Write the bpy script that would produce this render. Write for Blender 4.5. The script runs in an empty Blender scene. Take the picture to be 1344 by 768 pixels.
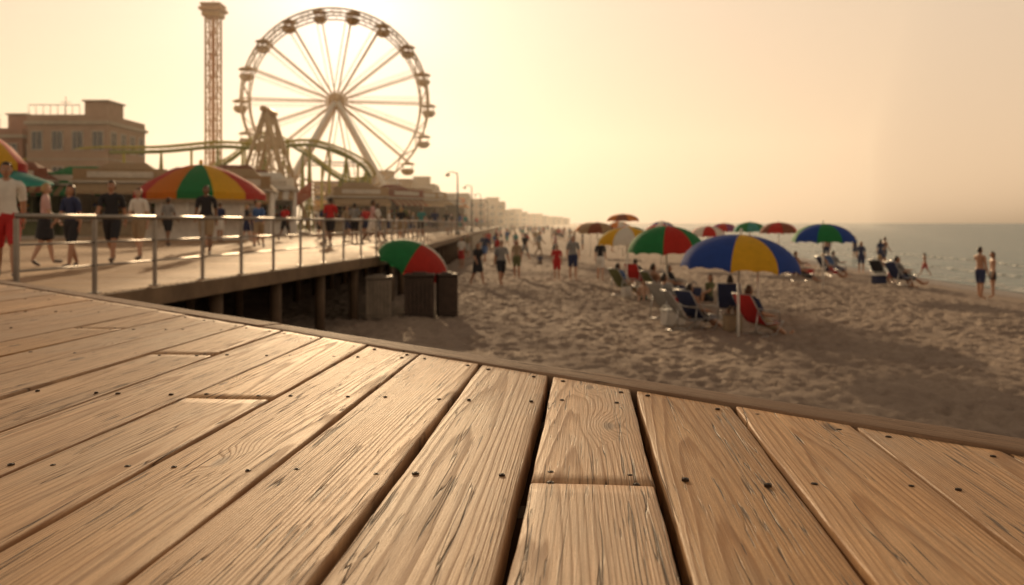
import bpy, math, random
import numpy as np
from mathutils import Vector, Matrix
random.seed(7); np.random.seed(7)
R=math.radians
scene=bpy.context.scene
EYE=2.35; DECK=2.04; WALK=1.5
SUN_EL=14.0; SUN_AZ=-11.0   # degrees; azimuth clockwise from +Y

# ------------------------------------------------------------ node helpers
def N(nt,t,ins=None,**kw):
    n=nt.nodes.new(t)
    for k,v in kw.items(): setattr(n,k,v)
    if ins:
        for k,v in ins.items():
            s=n.inputs[k]
            if isinstance(v,bpy.types.NodeSocket): nt.links.new(v,s)
            else: s.default_value=v
    return n
def M(nt,op,a,b=0.0,c=0.0,clamp=False):
    n=nt.nodes.new('ShaderNodeMath'); n.operation=op; n.use_clamp=clamp
    for i,v in enumerate((a,b,c)):
        if isinstance(v,bpy.types.NodeSocket): nt.links.new(v,n.inputs[i])
        else: n.inputs[i].default_value=v
    return n.outputs[0]
def ramp(nt,fac,stops,interp='LINEAR'):
    n=nt.nodes.new('ShaderNodeValToRGB'); nt.links.new(fac,n.inputs[0]); cr=n.color_ramp; cr.interpolation=interp
    while len(cr.elements)<len(stops): cr.elements.new(0.5)
    for e,(p,c) in zip(cr.elements,stops):
        e.position=p; e.color=(c[0],c[1],c[2],1) if not isinstance(c,(int,float)) else (c,c,c,1)
    return n.outputs[0]
def mixc(nt,f,a,b,bt='MIX'):
    n=nt.nodes.new('ShaderNodeMix'); n.data_type='RGBA'; n.blend_type=bt
    for s,v in ((n.inputs[0],f),(n.inputs[6],a),(n.inputs[7],b)):
        if isinstance(v,bpy.types.NodeSocket): nt.links.new(v,s)
        elif isinstance(v,(int,float)): s.default_value=v
        else: s.default_value=(v[0],v[1],v[2],1)
    return n.outputs[2]
def newmat(name):
    m=bpy.data.materials.new(name); m.use_nodes=True; nt=m.node_tree; nt.nodes.clear()
    out=nt.nodes.new('ShaderNodeOutputMaterial'); return m,nt,out
_mc={}
def mat(name,col,rough=0.6,metal=0.0,var=0.18,scale=3.0,bump=0.0,trans=0.0,spec=0.4):
    if name in _mc: return _mc[name]
    m,nt,out=newmat(name)
    tc=N(nt,'ShaderNodeTexCoord')
    ns=N(nt,'ShaderNodeTexNoise',{'Vector':tc.outputs['Object'],'Scale':scale,'Detail':5.0,'Roughness':0.65})
    d=[c*(1-var) for c in col]; l=[min(1,c*(1+var)) for c in col]
    c=ramp(nt,ns.outputs['Fac'],[(0.3,d),(0.7,l)])
    p=N(nt,'ShaderNodeBsdfPrincipled',{'Base Color':c,'Roughness':rough,'Metallic':metal,'Specular IOR Level':spec})
    if bump>0:
        b=N(nt,'ShaderNodeBump',{'Height':ns.outputs['Fac'],'Distance':bump,'Strength':1.0}); nt.links.new(b.outputs[0],p.inputs['Normal'])
    if trans>0:
        t=N(nt,'ShaderNodeBsdfTranslucent',{'Color':c})
        mx=N(nt,'ShaderNodeMixShader',{0:trans,1:p.outputs[0],2:t.outputs[0]}); nt.links.new(mx.outputs[0],out.inputs[0])
    else: nt.links.new(p.outputs[0],out.inputs[0])
    _mc[name]=m; return m

# ------------------------------------------------------------ mesh builder
class MB:
    def __init__(s): s.v=[]; s.f=[]; s.mi=[]; s.mats=[]; s.sm=[]
    def slot(s,m):
        if m not in s.mats: s.mats.append(m)
        return s.mats.index(m)
    def add(s,vs,fs,m,smooth=False,M4=None):
        o=len(s.v); k=s.slot(m)
        if M4 is not None: vs=[M4@Vector(v) for v in vs]
        s.v.extend([tuple(v) for v in vs])
        for f in fs: s.f.append([i+o for i in f]); s.mi.append(k); s.sm.append(smooth)
    def box(s,c,d,m,M4=None,rz=0,bev=0.0):
        x,y,z=[a/2 for a in d]
        if bev<=0:
            vs=[(-x,-y,-z),(x,-y,-z),(x,y,-z),(-x,y,-z),(-x,-y,z),(x,-y,z),(x,y,z),(-x,y,z)]
            fs=[(0,3,2,1),(4,5,6,7),(0,1,5,4),(1,2,6,5),(2,3,7,6),(3,0,4,7)]
        else:
            b=bev; vs=[];fs=[]
            prof=[(-z,b),(-z+b,0),(z-b,0),(z,b)]
            for zz,ins in prof:
                X=x-ins;Y=y-ins;bb=b
                vs+= [(-X+bb,-Y,zz),(X-bb,-Y,zz),(X,-Y+bb,zz),(X,Y-bb,zz),(X-bb,Y,zz),(-X+bb,Y,zz),(-X,Y-bb,zz),(-X,-Y+bb,zz)]
            for r in range(3):
                for i in range(8): fs.append((r*8+i,r*8+(i+1)%8,(r+1)*8+(i+1)%8,(r+1)*8+i))
            fs.append(tuple(range(7,-1,-1))); fs.append(tuple(range(24,32)))
        T=Matrix.Translation(c)@Matrix.Rotation(rz,4,'Z')
        if M4 is not None: T=M4@T
        s.add(vs,fs,m,False,T)
    def cyl(s,p,q,r0,m,r1=None,n=8,caps=True,M4=None):
        r1=r0 if r1 is None else r1
        p=Vector(p);q=Vector(q);d=(q-p)
        if d.length<1e-6: return
        d.normalize(); a=Vector((0,0,1)) if abs(d.z)<.9 else Vector((1,0,0))
        e=d.cross(a).normalized(); g=d.cross(e)
        vs=[];fs=[]
        for c,r in ((p,r0),(q,r1)):
            for i in range(n):
                t=2*math.pi*i/n; vs.append(c+e*math.cos(t)*r+g*math.sin(t)*r)
        for i in range(n): fs.append((i,n+i,n+(i+1)%n,(i+1)%n))
        if caps: fs.append(tuple(range(n))); fs.append(tuple(range(2*n-1,n-1,-1)))
        s.add(vs,fs,m,n>6,M4)
    def tube(s,pts,rad,m,n=8,M4=None,closed=False):
        pts=[Vector(p) for p in pts]; k=len(pts)
        if not hasattr(rad,'__len__'): rad=[rad]*k
        vs=[];fs=[]
        for i,p in enumerate(pts):
            a=pts[i-1] if (i>0 or closed) else p; b=pts[(i+1)%k] if (i<k-1 or closed) else p
            d=(b-a).normalized(); u=Vector((0,0,1)) if abs(d.z)<.95 else Vector((1,0,0))
            e=d.cross(u).normalized(); g=d.cross(e)
            for j in range(n):
                t=2*math.pi*j/n; vs.append(p+e*math.cos(t)*rad[i]+g*math.sin(t)*rad[i])
        for i in range(k if closed else k-1):
            for j in range(n):
                a=i*n;b=((i+1)%k)*n; fs.append((a+j,b+j,b+(j+1)%n,a+(j+1)%n))
        if not closed: fs.append(tuple(range(n))); fs.append(tuple(range((k-1)*n+n-1,(k-1)*n-1,-1)))
        s.add(vs,fs,m,True,M4)
    def lathe(s,prof,m,n=16,M4=None,mats=None,smooth=True):
        vs=[]
        for r,z in prof:
            for j in range(n):
                t=2*math.pi*j/n; vs.append((r*math.cos(t),r*math.sin(t),z))
        if mats is None: mats=[m]
        o=len(s.v)
        if M4 is not None: vs=[M4@Vector(v) for v in vs]
        s.v.extend([tuple(v) for v in vs])
        for i in range(len(prof)-1):
            for j in range(n):
                mm=mats[(j*len(mats)//n)%len(mats)]
                s.f.append([o+i*n+j,o+i*n+(j+1)%n,o+(i+1)*n+(j+1)%n,o+(i+1)*n+j]); s.mi.append(s.slot(mm)); s.sm.append(smooth)
    def ell(s,c,r,m,M4=None,nu=12,nv=8):
        vs=[];fs=[]
        for i in range(nv+1):
            ph=math.pi*i/nv
            for j in range(nu):
                t=2*math.pi*j/nu; vs.append((c[0]+r[0]*math.sin(ph)*math.cos(t),c[1]+r[1]*math.sin(ph)*math.sin(t),c[2]+r[2]*math.cos(ph)))
        for i in range(nv):
            for j in range(nu): fs.append((i*nu+j,(i+1)*nu+j,(i+1)*nu+(j+1)%nu,i*nu+(j+1)%nu))
        s.add(vs,fs,m,True,M4)
    def obj(s,name,parent=None,loc=None,rz=0):
        me=bpy.data.meshes.new(name); me.from_pydata(s.v,[],s.f); 
        for m in s.mats: me.materials.append(m)
        me.polygons.foreach_set('material_index',s.mi); me.polygons.foreach_set('use_smooth',s.sm); me.update()
        o=bpy.data.objects.new(name,me); scene.collection.objects.link(o)
        if parent: o.parent=parent
        if loc is not None: o.location=loc
        o.rotation_euler[2]=rz
        return o
def empty(name,loc=(0,0,0),rz=0):
    o=bpy.data.objects.new(name,None); o.empty_display_size=.3; scene.collection.objects.link(o); o.location=loc; o.rotation_euler[2]=rz; return o

# ------------------------------------------------------------ people
skinm=[mat('skin_tan',(.40,.22,.14),.5,var=.08),mat('skin_light',(.52,.33,.24),.5,var=.08),mat('skin_brown',(.20,.11,.065),.5,var=.08)]
hairm=[mat('hair_dark',(.03,.02,.015),.5),mat('hair_brown',(.10,.055,.03),.5),mat('hair_blond',(.40,.27,.12),.5)]
eyew=mat('eye_white',(.7,.7,.68),.3,var=.02); eyed=mat('eye_dark',(.02,.015,.01),.2); lipm=mat('lips',(.38,.14,.11),.5)
CL={'white':(.68,.66,.62),'red':(.45,.03,.03),'navy':(.03,.04,.1),'black':(.025,.025,.03),'pink':(.55,.35,.34),'khaki':(.30,.23,.15),
    'grey':(.24,.24,.24),'blue':(.06,.13,.32),'olive':(.12,.13,.06),'teal':(.05,.22,.22),'yellow':(.5,.34,.05),'denim':(.08,.11,.19),'none':None}
def cloth(n): return mat('cloth_'+n,CL[n],.85,var=.15,scale=9,bump=.004)
POSES={
 'stand':dict(lean=0,legs=((3,2),(-3,3)),arms=((4,8,8),(-2,12,8))),
 'walk':dict(lean=-3,legs=((24,6),(-18,22)),arms=((-22,12,6),(22,25,6))),
 'walk2':dict(lean=-3,legs=((-20,24),(25,5)),arms=((20,30,6),(-24,10,6))),
 'walk3':dict(lean=-2,legs=((13,4),(-10,14)),arms=((-10,15,7),(12,30,7))),
 'lookout':dict(lean=2,legs=((6,4),(-4,2)),arms=((55,95,25),(2,14,8))),
 'recline':dict(lean=32,legs=((76,28),(70,12)),arms=((30,55,14),(20,60,16))),
 'sit':dict(lean=18,legs=((88,62),(80,50)),arms=((30,50,12),(36,62,12))),
 'sitground':dict(lean=8,legs=((125,115),(100,60)),arms=((50,30,10),(-25,5,14))),
}
def person(name,loc,H,face,pose,top,bottom,skin=0,hair=0,female=False,hairlong=False,shortlen=.8,topsleeve=.6,seat=None,headturn=0,hat=None,skirt=False,barefoot=True):
    P=POSES[pose]; lean=R(P['lean']); T=Vector((0,-math.sin(lean),math.cos(lean)))
    J=[];Rr=[];E=[];part=[]
    def j(p,r): J.append(Vector(p)); Rr.append(r); return len(J)-1
    def e(a,b,pt): E.append((a,b)); part.append(pt)
    O=Vector((0,0,0)); sw=.092 if female else .106
    pel=j(O,.068); sp=j(T*.1,.056 if female else .064); ch=j(T*.2,.066 if female else .072); nb=j(T*.28,.043); 
    hd=Vector((0,-math.sin(lean*.35),math.cos(lean*.35))); nk=j(T*.28+hd*.055,.029)
    e(pel,sp,'torso');e(sp,ch,'torso');e(ch,nb,'torso');e(nb,nk,'neck')
    hands=[]
    for sd,(a,eb,ab) in zip((-1,1),P['arms']):
        a=R(a);eb=R(eb);ab=R(ab)
        s_=T*.265+Vector((sd*sw,0,0)); s0=j(s_,.036)
        d1=Vector((sd*math.sin(ab),math.sin(a)*math.cos(ab),-math.cos(a)*math.cos(ab)))
        me_=j(s_+d1*.09,.03); el=j(s_+d1*.172,.0245)
        f=a+eb; d2=Vector((sd*math.sin(ab)*.3,math.sin(f),-math.cos(f))).normalized()
        fm=j(J[el]+d2*.05,.025); wr=j(J[el]+d2*.14,.0155); pm=j(J[wr]+d2*.03,.019)
        e(nb,s0,'sh');e(s0,me_,'uarm');e(me_,el,'uarm2');e(el,fm,'farm');e(fm,wr,'farm');e(wr,pm,'hand')
        hands.append((J[wr].copy(),d2.copy(),sd))
    for sd,(a,kb) in zip((-1,1),P['legs']):
        a=R(a);kb=R(kb)
        h_=Vector((sd*.05,0,-.03)); h0=j(h_,.058); d1=Vector((sd*.03,math.sin(a),-math.cos(a)))
        mt=j(h_+d1*.12,.05); kn=j(h_+d1*.243,.033); s=a-kb; d2=Vector((sd*.01,math.sin(s),-math.cos(s)))
        cf=j(J[kn]+d2*.075,.035); an=j(J[kn]+d2*.235,.02); fd=Vector((sd*.15,math.cos(s),math.sin(s)))
        ft=j(J[an]+fd*.055+d2*.02,.02); to=j(J[an]+fd*.105+d2*.026,.014)
        e(pel,h0,'hip');e(h0,mt,'thigh');e(mt,kn,'thigh2');e(kn,cf,'shin');e(cf,an,'shin');e(an,ft,'foot');e(ft,to,'foot')
    minz=min(p.z-.014 for p in J)
    me=bpy.data.meshes.new('sk'); me.from_pydata([tuple(p) for p in J],E,[]); ob=bpy.data.objects.new('sk',me); scene.collection.objects.link(ob)
    sk=ob.modifiers.new('s','SKIN'); sk.branch_smoothing=.4; sk.use_x_symmetry=False
    sv=me.skin_vertices[0].data
    for i,r in enumerate(Rr): sv[i].radius=(r,r); sv[i].use_root=(i==0)
    dg=bpy.context.evaluated_depsgraph_get(); me2=bpy.data.meshes.new_from_object(ob.evaluated_get(dg))
    def nearest(co):
        best=np.full(len(co),9e9); bi=np.zeros(len(co),int); bt=np.zeros(len(co))
        for k,(a,b) in enumerate(E):
            A=np.array(J[a]);B=np.array(J[b]);d=B-A; t=np.clip(((co-A)@d)/(d@d),0,1)
            rr=Rr[a]*(1-t)+Rr[b]*t
            ds=np.linalg.norm(co-(A+t[:,None]*d),axis=1)-rr
            w=ds<best; best[w]=ds[w]; bi[w]=k; bt[w]=t[w]
        return bi,bt
    n=len(me2.vertices); co=np.empty(n*3); me2.vertices.foreach_get('co',co); co=co.reshape(-1,3)
    bi,bt=nearest(co); Bd=np.array((0,-math.cos(lean),-math.sin(lean)))
    for i in range(n):
        if part[bi[i]] in('torso','hip'):
            co[i,0]*=1.22; q=co[i]@Bd; co[i]-=Bd*q*.15
    me2.vertices.foreach_set('co',co.ravel())
    bpy.data.objects.remove(ob)
    o2=bpy.data.objects.new('sk2',me2); scene.collection.objects.link(o2); ss=o2.modifiers.new('u','SUBSURF'); ss.levels=2; ss.render_levels=2
    dg=bpy.context.evaluated_depsgraph_get(); me3=bpy.data.meshes.new_from_object(o2.evaluated_get(dg)); bpy.data.objects.remove(o2)
    n=len(me3.vertices); co=np.empty(n*3); me3.vertices.foreach_get('co',co); co=co.reshape(-1,3); no=np.empty(n*3); me3.vertices.foreach_get('normal',no); no=no.reshape(-1,3)
    bi,bt=nearest(co); 
    cat=np.zeros(n,int) # 0 skin 1 top 2 bottom 3 shoe
    for i in range(n):
        p=part[bi[i]]; t=bt[i]
        if p in('torso','sh'):
            cat[i]=1 if top!='none' else 0
            if bi[i]==0 and t<.35: cat[i]=2
        elif p=='uarm' and top!='none' and topsleeve>.3: cat[i]=1
        elif p=='uarm2' and top!='none' and t<topsleeve: cat[i]=1
        elif p=='hip' or p=='thigh': cat[i]=2
        elif p=='thigh2' and t<shortlen: cat[i]=2
        elif p=='shin' and shortlen>1.5: cat[i]=2
        elif p=='foot' and not barefoot: cat[i]=3
    off=np.array([0,.006,.009,.004])[cat]; wr=(.002*np.sin(co[:,2]*160+co[:,0]*70))*(cat>0)
    co=co+no*(off+wr)[:,None]
    mb=MB(); sm=skinm[skin]; hm=hairm[hair]
    tm=cloth(top) if top!='none' else sm; bm=cloth(bottom); shm=mat('shoe',(.12,.1,.09),.6)
    ms=[sm,tm,bm,shm]
    mb.v=[tuple(c) for c in co]
    for p in me3.polygons:
        vs=list(p.vertices); c=np.bincount(cat[vs],minlength=4).argmax(); mb.f.append(vs); mb.mi.append(mb.slot(ms[c])); mb.sm.append(True)
    # fingers
    for w,d,sd in hands:
        side=Vector((0,1,0)) if abs(d.y)<.7 else Vector((1,0,0)); side=(side-d*side.dot(d)).normalized(); inn=Vector((-sd,0,0)) if abs(d.x)<.8 else Vector((0,0,1)); inn=(inn-d*inn.dot(d)-side*inn.dot(side)).normalized()
        for q,(o_,L) in enumerate(((.012,.036),(.004,.041),(-.004,.038),(-.012,.030))):
            b=w+d*.036+side*o_
            mb.tube([b,b+d*L*.45,b+d*L*.8+inn*.006,b+d*L*.95+inn*.014],[.0050,.0046,.0042,.003],sm,6)
        b=w+d*.016+side*.012; mb.tube([b,b+side*.013+d*.012,b+side*.016+d*.028+inn*.006],[.006,.0052,.004],sm,6)
    # head
    hc=J[nk]+hd*.052+Vector((0,.008,0)); HM=Matrix.Translation(hc)@Matrix.Rotation(R(-headturn),4,'Z')@Matrix.Rotation(lean*.35,4,'X')
    nu,nv=18,14; vs=[];fs=[]
    for i in range(nv+1):
        ph=math.pi*i/nv
        for jx in range(nu):
            t=2*math.pi*jx/nu; x=math.sin(ph)*math.cos(t); y=math.sin(ph)*math.sin(t); z=math.cos(ph)
            k=1-.30*max(0,-z)**1.3; X=x*.043*k; Y=y*.052*(1-.18*max(0,-z)); Z=z*.066
            if z<-.2 and y>0: Y+=.006*(-z)
            if y>.6 and abs(x)<.55 and -.05<z<.3: Y-=.004
            vs.append((X,Y,Z))
    for i in range(nv):
        for jx in range(nu): fs.append((i*nu+jx,(i+1)*nu+jx,(i+1)*nu+(jx+1)%nu,i*nu+(jx+1)%nu))
    mb.add(vs,fs,sm,True,HM)
    mb.tube([(0,.046,.010),(0,.055,-.006),(0,.060,-.016),(0,.050,-.021)],[.004,.006,.008,.005],sm,6,HM)
    for sd in(-1,1):
        mb.ell((sd*.017,.044,.006),(.0075,.006,.005),eyew,HM,8,6); mb.ell((sd*.017,.0488,.006),(.0033,.002,.0033),eyed,HM,6,4)
        mb.ell((sd*.017,.047,.016),(.010,.003,.002),hm,HM,8,4); mb.ell((sd*.043,-.002,-.002),(.005,.010,.015),sm,HM,8,6)
    mb.ell((0,.047,-.034),(.014,.005,.004),lipm,HM,8,4)
    vs=[];fs=[];keep={}
    for i in range(nv+1):
        ph=math.pi*i/nv
        for jx in range(nu):
            t=2*math.pi*jx/nu; x=math.sin(ph)*math.cos(t); y=math.sin(ph)*math.sin(t); z=math.cos(ph); w=1+.03*math.sin(7*t+5*ph)
            zz=z*.073*w; kx=1.0
            if hairlong and z<0 and y<.2: zz*=2.0; kx=1.1
            vs.append((x*.049*w*kx,y*.060*w-.003,zz))
            keep[i*nu+jx]=(z>.45) or (y<.25 and z>-.05) or (y<-.15 and z>(-1 if hairlong else -.5))
    for i in range(nv):
        for jx in range(nu):
            f=(i*nu+jx,(i+1)*nu+jx,(i+1)*nu+(jx+1)%nu,i*nu+(jx+1)%nu)
            if all(keep[q] for q in f): fs.append(f)
    mb.add(vs,fs,hm,True,HM)
    if hat:
        hmt=cloth(hat); T2=HM@Matrix.Translation((0,0,.035)); mb.lathe([(.095,-.006),(.056,.0),(.053,.03),(.035,.046),(.001,.048)],hmt,16,T2)
    if skirt:
        pr=[(.062,.07),(.075,.02),(.088,-.06),(.105,-.16),(.112,-.22)]; vs=[];fs=[];nn=24
        for r,z in pr:
            for q in range(nn):
                t=2*math.pi*q/nn; rr=r*(1+.05*math.sin(6*t)*(z<0)); vs.append((rr*math.cos(t)*1.15,rr*math.sin(t)*.95,z))
        for i in range(len(pr)-1):
            for q in range(nn): fs.append((i*nn+q,(i+1)*nn+q,(i+1)*nn+(q+1)%nn,i*nn+(q+1)%nn))
        mb.add(vs,fs,bm,True)
    z0=-minz if seat is None else seat/H+.058
    o=mb.obj(name,None); o.scale=(H,H,H); o.location=(loc[0],loc[1],loc[2]+z0*H); o.rotation_euler[2]=R(-face)
    bpy.data.meshes.remove(me3); bpy.data.meshes.remove(me2)
    return o

# boardwalk walkers
W=WALK
person('man',(-7.35,12.4,W),1.74,150,'walk','white','red',0,0,shortlen=.95,barefoot=False)
person('woman',(-9.2,16.8,W),1.60,60,'walk3','pink','black',1,2,True,False,skirt=True,barefoot=False)
person('woman',(-8.0,15.5,W),1.52,200,'walk3','navy','black',0,0,True,True,barefoot=False)
person('man',(-8.2,17.5,W),1.72,175,'walk','black','black',0,0,shortlen=.9,barefoot=False)
person('woman',(-8.3,19.0,W),1.60,190,'walk3','white','khaki',1,1,True,True,barefoot=False)
person('man',(-7.7,21.5,W),1.76,170,'walk3','black','khaki',2,0,shortlen=.95,barefoot=False)
bw=[(-9.6,27,'white','denim'),(-8.6,29,'blue','khaki'),(-6.6,31,'red','black'),(-9.9,33,'grey','navy'),(-7.9,36,'navy','khaki'),(-6.0,38,'white','grey'),
    (-9.0,41,'olive','black'),(-6.9,44,'black','denim'),(-5.4,33,'pink','white'),(-5.0,47,'teal','black'),(-7.5,52,'white','navy'),(-6,56,'red','khaki'),(-4.6,60,'black','grey'),(-9.5,58,'yellow','navy'),(-12.5,31,'grey','black'),(-13,38,'navy','white'),
    (-5.2,40,'black','khaki'),(-4.7,52,'navy','black'),(-8.2,48,'red','navy'),(-10.4,46,'white','black'),(-6.3,66,'black','navy'),(-5.1,70,'white','khaki'),
    (-11.2,36,'black','navy'),(-7.2,39,'grey','black'),(-8.4,43.5,'khaki','navy'),(-6.1,50,'black','denim'),(-5.6,44,'olive','khaki'),(-9.1,52,'navy','black'),(-7.0,60,'grey','navy'),(-10.9,41,'red','black')]
for i,(x,y,a,b) in enumerate(bw):
    fm=i%3==1; person('woman' if fm else 'man',(x,y,W),1.62 if fm else 1.75,random.choice([0,170,190,15,90]),['walk','walk2','walk3','stand'][i%4],a,b,i%3,(i+1)%3,fm,fm,barefoot=False)
# people standing on the sand
person('woman',(-1.29,32,0),1.63,150,'walk','black','black',0,0,True,True,skirt=True)
person('man',(-.40,31.7,0),1.75,165,'walk2','grey','black',0,0)
person('woman',(.2,36.5,0),1.63,185,'stand','khaki','olive',0,1,True,True)
person('child',(1.84,35,0),1.45,180,'stand','red','red',1,1)
person('man',(2.5,35,0),1.84,175,'stand','grey','navy',1,0)
person('woman',(3.57,34.5,0),1.68,10,'walk3','black','white',1,1,True,hat='khaki')
person('man',(15.2,27.7,-.1),1.66,70,'lookout','none','navy',0,0)
person('woman',(15.72,27.9,-.1),1.50,280,'stand','none','black',0,1,True,True,shortlen=.1)
person('child',(19.6,40.5,-.16),1.1,320,'walk','none','red',0,0)
for i,(x,y) in enumerate([(21.6,50),(22.0,50.4),(17.8,43.5),(24.5,66),(24.9,62),(21.0,57)]):
    person('man' if i%2 else 'woman',(x,y,-.2),1.6+.1*(i%2),random.uniform(0,360),['stand','walk3'][i%2],'none' if i%2 else 'navy','navy',0,i%3,not i%2,not i%2)
far=[(-2.6,44),(-1.6,50),(-.8,47),(0.8,53),(-3.0,58),(1.9,60),(-1.2,63),(2.9,57),(.3,70),(4.6,66),(3.3,47),(-2.0,72),(6.2,75),(2.2,80),(4.5,88),(-.5,86),(8.2,70),(9.4,82)]
cs=['white','navy','red','black','khaki','grey','blue','pink','teal']
for i,(x,y) in enumerate(far):
    fm=i%2==0; person('woman' if fm else 'man',(x,y,0),1.62 if fm else 1.76,random.uniform(0,360),['stand','walk','walk3','walk2'][i%4],cs[i%9],cs[(i*4+2)%9],i%3,i%3,fm,fm)
# distant crowd: one mesh made from figure meshes
src=[o for o in scene.objects if o.name.split('.')[0] in('man','woman')][-14:]
vs=[];fs=[];mi=[];mats=[]; nb_=0
for k in range(130):
    s_=random.choice(src); y=random.uniform(92,330); x=random.uniform(-3+.0*y,3+.045*y); z=0
    if k%3==0: x=random.uniform(-12,-4); z=WALK; y=random.uniform(60,200)
    me=s_.data; n=len(me.vertices); co=np.empty(n*3); me.vertices.foreach_get('co',co); co=co.reshape(-1,3)*s_.scale[0]
    a=random.uniform(0,6.28); c,sn=math.cos(a),math.sin(a); co=co@np.array([[c,sn,0],[-sn,c,0],[0,0,1]]); co+=np.array([x,y,z-co[:,2].min()])
    vs.append(co); 
    loc_mi=[]
    for m in me.materials:
        if m not in mats: mats.append(m)
        loc_mi.append(mats.index(m))
    for p in me.polygons: fs.append([q+nb_ for q in p.vertices]); mi.append(loc_mi[p.material_index])
    nb_+=n
me=bpy.data.meshes.new('distant_crowd'); me.from_pydata(np.concatenate(vs).tolist(),[],fs)
for m in mats: me.materials.append(m)
me.polygons.foreach_set('material_index',mi); me.polygons.foreach_set('use_smooth',[True]*len(fs))
o=bpy.data.objects.new('distant_crowd',me); scene.collection.objects.link(o)

# ------------------------------------------------------------ beach chairs & seated people
alu=mat('aluminium_tube',(.5,.5,.5),.45,1.0,var=.1)
def chair(x,y,face,col,z=0):
    mb=MB(); fb=mat('sling_'+col,CL[col],.8,var=.12,scale=12,trans=.15); w=.28
    SH=.26
    for sd in(-w,w):
        mb.tube([(sd,.30,SH+.03),(sd,-.18,SH),(sd,-.30,SH+.12),(sd,-.62,SH+.62)],.012,alu,8)
        mb.tube([(sd,.28,SH+.02),(sd,.05,.012),(sd,-.30,.012)],.011,alu,8)
        mb.tube([(sd,-.42,SH+.3),(sd,-.50,.015)],.011,alu,8)
        mb.tube([(sd*1.06,-.44,SH+.33),(sd*1.06,-.1,SH+.27),(sd*1.06,.16,SH+.24),(sd*1.0,.2,SH+.02)],.013,alu,8)
        mb.box((sd*1.06,-.08,SH+.285),(.05,.34,.02),mat('arm_plastic',(.4,.38,.34),.5),bev=.006)
    for p in((.30,SH+.03),(-.62,SH+.62)): mb.cyl((-w,p[0],p[1]),(w,p[0],p[1]),.012,alu)
    mb.cyl((-w,-.5,.015),(w,-.5,.015),.011,alu); mb.cyl((-w,.05,.012),(w,.05,.012),.011,alu)
    pr=[(.30,SH+.03),(.1,SH-.02),(-.1,SH-.035),(-.22,SH+.02),(-.34,SH+.16),(-.48,SH+.37),(-.62,SH+.62)]
    v=[];f=[]
    for yy,zz in pr:
        for t in np.linspace(-1,1,6): v.append((t*w,yy,zz-.015*(1-t*t)))
    for i in range(len(pr)-1):
        for k in range(5): f.append((i*6+k,i*6+k+1,(i+1)*6+k+1,(i+1)*6+k))
    mb.add(v,f,fb,True)
    return mb.obj('beach_chair',None,(x,y,z),R(-face))
def seated(kind,x,y,face,ccol,top,bottom,pose='recline',**k):
    chair(x,y,face,ccol,k.pop('z',0)); fx,fy=math.sin(R(face)),math.cos(R(face))
    person(kind,(x-fx*.12,y-fy*.12,0),k.pop('H',1.72),face,pose,top,bottom,seat=.25,**k)
seated('man',5.3,18.0,62,'red','navy','khaki',skin=0,hair=1)
seated('woman',4.25,19.0,60,'navy','none','black',female=True,skin=0,hair=0,hairlong=True,H=1.62,shortlen=.1)
seated('woman',5.5,21.4,20,'navy','navy','black',pose='sit',female=True,hairlong=True,H=1.62)
seated('man',4.0,21.2,60,'grey','grey','khaki',pose='sit')
chair(3.95,18.7,80,'grey')
seated('man',4.6,26.3,70,'olive','none','red',pose='sit',skin=0)
seated('woman',5.4,27.2,100,'khaki','black','navy',female=True,H=1.62,hairlong=True)
seated('man',3.8,28.0,60,'olive','blue','khaki')
person('child',(4.0,26.0,0),1.2,200,'sitground','none','teal',1,2,seat=.0)
person('woman',(5.9,25.6,0),1.6,240,'sitground','olive','black',0,1,True,True,seat=0)
seated('woman',4.7,31.5,40,'red','black','navy',female=True,H=1.6,hairlong=True,pose='sit')
for i,(x,y,f) in enumerate([(14.9,32.6,70),(15.6,33.6,95),(15.0,34.4,60),(12.4,38,50),(13.1,38.6,90),(14.1,37.7,80),(14.9,39,70),(11.9,34.6,90)]):
    fm=i%2; seated('woman' if fm else 'man',x,y,f,['navy','blue','black','navy','olive'][i%5],'none' if i%3 else 'grey',['navy','black','red'][i%3],pose=['sit','recline'][i%2],female=bool(fm),hairlong=bool(fm),hair=i%3,H=1.68,z=0)
person('child',(1.65,50,0),1.1,180,'sitground','navy','black',2,0,seat=0)
def cooler(x,y,col,rz=0):
    mb=MB(); b=mat('cooler_'+col,CL[col],.45); wm=mat('cooler_lid',(.6,.6,.57),.5)
    mb.box((0,0,.17),(.5,.3,.32),b,bev=.02); mb.box((0,0,.36),(.53,.33,.06),wm,bev=.02)
    mb.tube([(-.27,0,.3),(-.29,0,.46),(.29,0,.46),(.27,0,.3)],.012,wm); mb.obj('cooler',None,(x,y,0),rz)
def bag(x,y,col,rz=0):
    mb=MB(); c=cloth(col); v=[];f=[];n=16
    for (w,d,z) in((.2,.1,0),(.24,.13,.08),(.25,.12,.22),(.26,.07,.36)):
        for i in range(n):
            t=2*math.pi*i/n; v.append((w*math.copysign(abs(math.cos(t))**.6,math.cos(t)),d*math.sin(t),z))
    for i in range(3):
        for k in range(n): f.append((i*n+k,i*n+(k+1)%n,(i+1)*n+(k+1)%n,(i+1)*n+k))
    f.append(tuple(range(n))[::-1]); mb.add(v,f,c,True)
    for sd in(-.06,.06): mb.tube([(-.12,sd,.35),(-.1,sd,.5),(0,sd,.56),(.1,sd,.5),(.12,sd,.35)],.008,c)
    mb.obj('beach_bag',None,(x,y,0),rz)
cooler(3.7,19.6,'white',.4); cooler(4.9,25.4,'red',1.2); bag(4.75,18.4,'khaki',.5); bag(3.6,26.8,'white',1); bag(5.6,26.3,'navy',.2); cooler(14.2,33.0,'navy',.2); bag(12.9,37.2,'red')

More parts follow.
